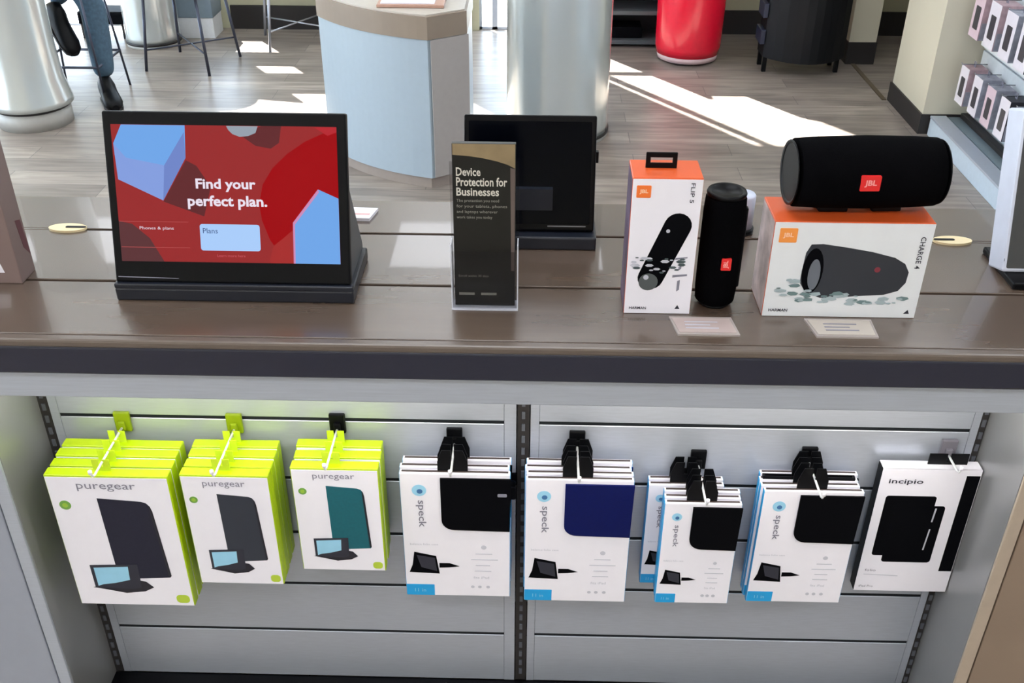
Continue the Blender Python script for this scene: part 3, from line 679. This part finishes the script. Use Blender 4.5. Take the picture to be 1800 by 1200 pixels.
# ------------------------------------------------------------------ columns
def column(x, y, r, label, flare=0, ringz=.09, h=2.95):
    e = empty('round_column', (x, y, 0), label, 'column')
    B().lathe([(0, 0), (r*1.0, 0), (r*1.0, ringz-.012), (0, ringz-.012)], (0, 0, 0), 'Z', 56).build('plinth', pm('column_plinth', (168, 166, 160), .4), e)
    B().lathe([(0, ringz-.012), (r*1.015, ringz-.012), (r*1.015, ringz+.004), (0, ringz+.004)], (0, 0, 0), 'Z', 56).build('black_ring', M_base, e)  # black ring between plinth and shaft
    R0 = r*(1+flare*.12)
    pr = [(0, ringz+.004), (R0, ringz+.004), (R0*.985, ringz+.03)] + ([(r*.97, ringz+.14), (r*.93, ringz+.28), (r*.93, .6)] if flare else []) + [(r*.98, 1.0), (r*.98, h), (0, h)]
    B().lathe(pr, (0, 0, 0), 'Z', 64).build('shaft', M_glossw, e)
column(-2.545, 5.0, .178, 'white glossy round column flaring at its foot, nearest on the left', 1, .10)
column(-2.405, 6.45, .168, 'white round pedestal by the windows behind the seated person', 0, .03, 1.12)
column(.115, 4.96, .256, 'broad white round column behind the small black display', 0, .03)

# ------------------------------------------------------------------ podium with the curved front
e = empty('reception_podium', (-.6, 4.6, 0), 'pale blue grey podium with curved front and tan top band', 'podium')
def bez(a, b_, c_, d_, n=18):
    return [tuple(a[i]*(1-t)**3 + 3*b_[i]*t*(1-t)**2 + 3*c_[i]*t*t*(1-t) + d_[i]*t**3 for i in (0, 1)) for t in [k/n for k in range(n+1)]]
front = bez((-.965, 4.575), (-.86, 4.42), (-.70, 4.27), (-.44, 4.20))
side = [(-.285, 4.31), (-.285, 4.75), (-.955, 4.95)]
loc = lambda pts: [(a+.6, b-4.6) for a, b in pts]
body = loc(front + side)
B().prism([(a*.985, b*.985) for a, b in body], (0, 0, .05), (1, 0, 0), (0, 1, 0), .607).build('body', M_pod, e)
B().prism([((a)*.95, (b)*.95) for a, b in body], (0, 0, 0), (1, 0, 0), (0, 1, 0), .05).build('plinth', pm('podium_plinth', (150, 138, 130), .5), e)
B().prism([(.170, -.3935), (.3185, -.2840), (.3185, -.2838), (.170, -.3933)][:2] + [(.3215, -.2865), (.1725, -.3965)], (0, 0, .055), (1, 0, 0), (0, 1, 0), .600).build('side_face', M_pods, e)
B().prism(body, (0, 0, .657), (1, 0, 0), (0, 1, 0), .093).build('top_band', M_tan, e)
B().prism([(a*.97, b*.97) for a, b in body], (0, 0, .75), (1, 0, 0), (0, 1, 0), .006).build('top_surface', pm('podium_top', (180, 172, 162), .4), e)
e = empty('paper_tray', (-.52, 4.42, .757), 'tray of white paper with a pinkish edge on top of the podium', 'tray')
B().box((-.14, -.10, 0), (.14, .10, .012), .002).build('tray', pm('tan_tray', (178, 140, 122), .5), e)
B().box((-.125, -.085, .012), (.10, .085, .018), .001).build('paper', M_white, e)

# ------------------------------------------------------------------ red drum, black cart, dark shelf unit
e = empty('display_drum', (.925, 6.25, 0), 'glossy red cylindrical drum stand near the back wall', 'drum')
B().lathe([(0, .045), (.188, .045), (.196, .09), (.203, .45), (.205, .92), (.200, .93), (0, .93)], (0, 0, 0), 'Z', 56).build('shell', M_red, e)
B().lathe([(0, .012), (.178, .012), (.186, .045), (0, .045)], (0, 0, 0), 'Z', 56).build('bottom_rim', pm('pale_pink_rim', (220, 190, 192), .4), e)
B().lathe([(0, 0), (.150, 0), (.150, .012), (0, .012)], (0, 0, 0), 'Z', 40).build('foot', M_base, e)
e = empty('black_cabinet', (1.565, 6.02, 0), 'black curved front cabinet on short legs beside the wall', 'cabinet')
b = B(); P_ = [(-.235, -.02)] + [(-.235 + .47*i/10, -.02 - .15*math.sin(math.pi*i/10)**.8) for i in range(1, 10)] + [(.235, -.02), (.235, .14), (-.235, .14)]
b.prism(P_, (0, 0, .085), (1, 0, 0), (0, 1, 0), .82); b.build('body', pm('cabinet_black', (15, 17, 21), .5, spec=.25), e)
b = B(); b.prism([(a*1.04, c_*1.04) for a, c_ in P_], (0, 0, .905), (1, 0, 0), (0, 1, 0), .03); b.build('top', M_black, e)
b = B()
for k in range(5): B().box((-.262, -.03, .16+k*.15), (-.2352, .12, .17+k*.15+.07), .003).build('side_slat', pm('cabinet_slat', (36, 42, 62), .35), e)
for x, y in ((-.22, -.02), (.20, -.02), (-.22, .12), (.20, .12)): B().box((x-.012, y-.012, 0), (x+.012, y+.012, .086), .002).build('leg', M_black, e)
e = empty('shelf_unit', (.60, 6.60, 0), 'dark low shelf unit standing behind the broad column', 'shelf')
for x in (-.30, .20): B().box((x-.012, -.14, 0), (x+.012, .14, 1.0), .002).build('side', pm('shelf_dark', (34, 36, 42), .5), e)
for k in range(6): B().box((-.288, -.14, .02+k*.18), (.188, .14, .045+k*.18), .002).build('shelf_board', pm('shelf_board_grey', (78, 84, 88), .45), e)
B().box((-.288, .13, .02), (.188, .14, 1.0)).build('back', pm('shelf_dark', (34, 36, 42), .5), e)
tag(B().box((-.10, -.08, 0), (.11, .08, .07), .006).build('dark_bin', M_cover, None, (.56, 6.59, .046)), 'dark low bin on the lowest board of the shelf unit', 'bin')

# ------------------------------------------------------------------ accessory wall on the right
e = empty('accessory_wall', (2.15, 3.9, 0), 'white slatted accessory wall with glass trimmed bottom ledge on the right', 'display wall')
B().box((.02, -2.2, .10), (.08, 1.075, 2.3)).build('backing', pm('pale_blue_panel', (206, 218, 226), .4), e)
z = .135
while z < 1.5:
    B().box((.004, -2.2, z), (.0198, 1.07, z+.068), .002, seg=1).build('slat', pm('white_slat', (216, 224, 230), .35), e); z += .075
B().box((-.175, -2.2, 0), (.08, 1.07, .088), .003).build('bottom_ledge', pm('ledge_blue_white', (200, 214, 226), .35), e)
B().box((-.178, -2.2, .0885), (-.10, 1.07, .1), .002).build('ledge_front_trim', M_alu, e)
B().box((-.09, -2.2, .0885), (-.03, 1.07, .094), .002).build('ledge_glass', pm('teal_glass', (112, 130, 140), .2), e)
B().box((-.030, -2.2, .0885), (.004, 1.07, .115), .002).build('ledge_dark_joint', M_base, e)
for z_ in (.455, .80):
    B().box((-.02, -2.2, z_), (.0039, 1.06, z_+.028), .002).build('label_rail', pm('rail_white', (232, 236, 238), .3), e)
m_pk = [pm('phone_pack_white', (224, 218, 226), .4), pm('phone_pack_pink', (214, 190, 200), .4)]
m_gs = [pm('pack_side_grey', (150, 152, 164), .45, var=.25, scale=30), pm('pack_side_dark', (44, 44, 52), .45, var=.2, scale=30), pm('pack_side_rose', (176, 150, 156), .45, var=.2, scale=30)]
def wallpack(y, z, w_, h_, d_, fm, sm, lab, dark=False):
    e = empty('phone_case_package', (2.145, y, z), lab, 'package', group='packages on the accessory wall')
    B().box((-d_, -w_/2, 0), (-.012, w_/2, h_), .002).build('carton', sm, e)
    B().box((-d_-.0008, -w_/2+.001, .001), (-d_+.0008, w_/2-.001, h_-.001)).build('front_face', fm, e)
    decal('case_picture', rrect(-w_*.25, h_*.2, w_*.25, h_*.72, .006), m_gs[1] if not dark else m_pk[0], e, o=(-d_-.0008, 0, 0), u=(0, -1, 0), v=ZA)
    B().box((-d_+.004, -w_/2-.0008, .002), (-.016, -w_/2+.0008, h_*.4)).build('side_print', m_gs[0], e)
    B().tube([(-.003, 0, h_+.012), (-d_-.02, 0, h_+.012), (-d_-.026, 0, h_+.02)], .0025, 6).build('hook_rod', M_chrome, e)
    B().prism([(.0-.012, -.002), (.012, -.002), (.012, .026), (.004, .026), (.004, .008), (-.004, .008), (-.004, .026), (-.012, .026)], (-d_*.6, 0, h_), (0, -1, 0), ZA, .001).build('hang_tab', M_grey, e)
nm = ['fifth', 'fourth', 'third', 'second', 'first']
low = [(4.86, 0, 2), (4.69, 0, 0), (4.53, 1, 0), (4.37, 0, 1), (4.21, 0, 0), (4.05, 1, 1), (3.89, 0, 0)]
ordn = ['farthest', 'second farthest', 'third farthest', 'fourth farthest', 'fifth farthest', 'sixth farthest', 'nearest']
for i, (y, a, b_) in enumerate(low):
    wallpack(y, .20 + .003*i, .10, .178, .10, m_pk[a], m_gs[b_], '%s package in the lower row of the accessory wall' % ordn[i])
up = [(4.86, 1, 2), (4.68, 0, 2), (4.50, 0, 0), (4.33, 0, 1), (4.16, 1, 1), (3.99, 0, 0)]
for i, (y, a, b_) in enumerate(up):
    wallpack(y, .515 + .002*i, .115, .20, .105, m_pk[a], m_gs[b_], '%s package in the upper row of the accessory wall' % (ordn[i] if i < 5 else 'nearest'))

# ------------------------------------------------------------------ stool, person and the seating area
def stool(x, y, label, s=.34, h=.66, rz=0, m=None):
    m = m or pm('dark_steel', (70, 74, 88), .35, metal=.6)
    e = empty('bar_stool', (x, y, 0), label, 'stool', rz)
    for a, b_ in ((-1, -1), (1, -1), (-1, 1), (1, 1)):
        B().tube([(a*s/2, b_*s/2, 0), (a*s/2*.72, b_*s/2*.72, h)], .0065, 8).build('leg', m, e)
    q = s/2*.92
    for p0, p1 in (((-q, -q), (q, -q)), ((q, -q), (q, q)), ((q, q), (-q, q)), ((-q, q), (-q, -q))):
        B().tube([(p0[0], p0[1], .20), (p1[0], p1[1], .20)], .007, 8).build('rung', m, e)
    B().lathe([(0, h), (s*.47, h), (s*.5, h+.012), (s*.48, h+.04), (0, h+.045)], (0, 0, 0), 'Z', 36).build('seat', M_black, e)
    return e
stool(-2.455, 5.43, 'dark thin legged bar stool under the seated person', .36)

def skin(name, verts, edges, radii, mat, parent, sub=2):
    me = bpy.data.meshes.new(name); me.from_pydata(verts, edges, []); o = bpy.data.objects.new(name, me); COL.objects.link(o)
    md = o.modifiers.new('s', 'SKIN'); md.use_smooth_shade = True
    for i, r in enumerate(radii): me.skin_vertices[0].data[i].radius = (r, r) if not isinstance(r, tuple) else r
    me.skin_vertices[0].data[0].use_root = True
    sb = o.modifiers.new('d', 'SUBSURF'); sb.levels = sb.render_levels = sub
    bpy.context.view_layer.update()
    m2 = bpy.data.meshes.new_from_object(o.evaluated_get(bpy.context.evaluated_depsgraph_get()))
    bpy.data.objects.remove(o)
    for f in m2.polygons: f.use_smooth = True
    m2.materials.clear(); m2.materials.append(mat)
    r = bpy.data.objects.new(name, m2); COL.objects.link(r); r.parent = parent
    return r
# seated on the stool, facing right and a little towards the counter; one foot down, one on the rung
pe = empty('person', (-2.45, 5.36, 0), 'person in blue jeans and black shoes seated on the bar stool', 'person')
hd = Vector((.80, -.35, 0)).normalized(); sdv = Vector((hd.y, -hd.x, 0))   # heading, their right side
def L3(f, s_, z_): q = hd*f + sdv*s_; return (q.x, q.y+.13, z_)
footR = Vector((.165, .0, 0))
# jeans
ank = (.150, -.005, .115); knee = (.135, .060, .50); hipR = L3(.02, .09, .76)
ankL = (-.06, .02, .50); kneeL = (.14, .30, .74); hipL = L3(.02, -.09, .76)
jv = [L3(-.03, 0, .80), hipR, knee, (.142, .027, .30), ank, hipL, kneeL, (.04, .16, .62), ankL, L3(-.04, 0, .92)]
skin('jeans', jv, [(0, 1), (1, 2), (2, 3), (3, 4), (0, 5), (5, 6), (6, 7), (7, 8), (0, 9)], [.13, .095, .073, .068, .056, .095, .073, .06, .05, .12], M_jeans, pe)
bv = [L3(-.03, 0, .80), L3(-.05, 0, .98), L3(-.03, 0, 1.18), L3(-.01, 0, 1.30), L3(0, 0, 1.40), L3(.02, 0, 1.50), L3(.03, 0, 1.60),
      L3(-.01, .17, 1.29), L3(.05, .21, 1.05), L3(.25, .16, .93), L3(-.01, -.17, 1.29), L3(.05, -.21, 1.05), L3(.25, -.16, .93)]
skin('body', bv, [(0, 1), (1, 2), (2, 3), (3, 4), (4, 5), (5, 6), (3, 7), (7, 8), (8, 9), (3, 10), (10, 11), (11, 12)],
     [.12, .115, .13, .10, .05, .085, .07, .055, .042, .028, .055, .042, .028], M_skin, pe)
skin('shirt', bv[:4] + [bv[7], bv[8], bv[10], bv[11]], [(0, 1), (1, 2), (2, 3), (3, 4), (4, 5), (3, 6), (6, 7)], [.132, .13, .142, .108, .068, .054, .068, .054], M_shirt, pe)
hh = B().lathe([(0, 1.55), (.075, 1.56), (.098, 1.60), (.092, 1.65), (.06, 1.69), (0, 1.70)], (hd.x*-.0, hd.y*-.0+.13, 0), 'Z', 20).build('hair', M_hair, pe)
for sgn in (1, -1):
    c0 = Vector(L3(.27, .16*sgn, .925))
    for k in range(5):
        off = sdv*(.03-.015*k)*(1 if k < 4 else 1.0)
        ln = (.075, .085, .08, .065, .05)[k]
        if k == 4: off = sdv*(-.04*sgn)
        p1 = c0 + off; p2 = p1 + hd*ln*.55 - Vector((0, 0, .008)); p3 = p2 + hd*ln*.4 - Vector((0, 0, .03))
        B().tube([p1 - hd*.02, p1, p2, p3], [.012, .010, .009, .007], 8).build('finger', M_skin, pe)
def shoe(ax, ay, az, dx, dy, tilt):
    M = Matrix.Translation((ax, ay, az)) @ Matrix.Rotation(math.atan2(dy, dx), 4, 'Z') @ Matrix.Rotation(tilt, 4, 'Y')
    b = B(); rings = []
    for f, hw_, h_ in ((-.075, .020, .040), (-.065, .036, .085), (-.03, .043, .125), (.02, .045, .120), (.055, .045, .088), (.10, .049, .068), (.15, .050, .056), (.19, .040, .046), (.212, .018, .030)):
        rings.append([b.bm.verts.new(M @ Vector((f, hw_*math.cos(t), max(0, h_*.5 + h_*.58*math.sin(t))))) for t in [2*math.pi*k/16 for k in range(16)]])
    for p_, q_ in zip(rings, rings[1:]):
        for k in range(16):
            fc = b.bm.faces.new([p_[k], p_[(k+1) % 16], q_[(k+1) % 16], q_[k]]); fc.smooth = True
    b.bm.faces.new(rings[0][::-1]); b.bm.faces.new(rings[-1])
    o = b.build('shoe', M_black, pe)
    q = B().prism([(-.072, -.024), (-.03, -.043), (.05, -.045), (.14, -.049), (.19, -.040), (.208, -.018), (.208, .018), (.19, .040), (.14, .049), (.05, .045), (-.03, .043), (-.072, .024)], (0, 0, -.003), (1, 0, 0), (0, 1, 0), .012)
    bmesh.ops.transform(q.bm, matrix=M, verts=q.bm.verts[:]); q.build('sole', M_base, o)
shoe(.155, -.02, .004, .45, -.80, 0)
shoe(-.07, .02, .40, .6, -.5, .75)

# furniture near the windows, far left
def wire_chair(x, y, rz, label, m):
    e = empty('wire_chair', (x, y, 0), label, 'chair', rz)
    for a, b_ in ((-1, -1), (1, -1), (-1, 1), (1, 1)):
        B().tube([(a*.20, b_*.20, 0), (a*.16, b_*.16, .44)], .009, 8).build('leg', m, e)
    B().box((-.2, -.2, .44), (.2, .2, .465), .01).build('seat', pm('chair_grey', (150, 152, 156), .4), e)
    B().box((-.19, .185, .60), (.19, .20, .85), .006).build('backrest', pm('chair_grey', (150, 152, 156), .4), e)
    for a in (-1, 1): B().tube([(a*.16, .175, .45), (a*.165, .185, .62)], .009, 8).build('back_post', m, e)
    for z_ in (.12,): B().tube([(-.19, -.19, z_), (.19, .19, z_)], .005, 6).build('brace', m, e); B().tube([(.19, -.19, z_), (-.19, .19, z_)], .005, 6).build('brace', m, e)
ms_ = pm('light_steel', (176, 180, 190), .3, metal=.7)
wire_chair(-1.50, 6.52, .3, 'steel legged chair by the back wall left of the podium', ms_)
wire_chair(-2.03, 6.02, -.2, 'steel legged chair beside the white planter box', pm('dark_steel', (70, 74, 88), .35, metal=.6))
e = empty('planter_box', (-2.17, 6.66, 0), 'white square bin with grey lid beside the far column', 'bin')
B().box((-.12, -.1, .0), (.12, .1, .13), .004).build('body', M_whitem, e)
B().box((-.125, -.105, .13), (.125, .105, .30), .004).build('lid', pm('blue_grey_lid', (118, 134, 146), .4), e)
e = empty('low_bench', (-2.78, 6.62, 0), 'dark low bench under the window left of the far column', 'bench')
B().box((-.12, -.10, .09), (.18, .12, .17), .01).build('seat', M_cover, e)
for x in (-.10, .16): B().box((x-.012, -.09, 0), (x+.012, .11, .09), .002).build('leg', M_base, e)
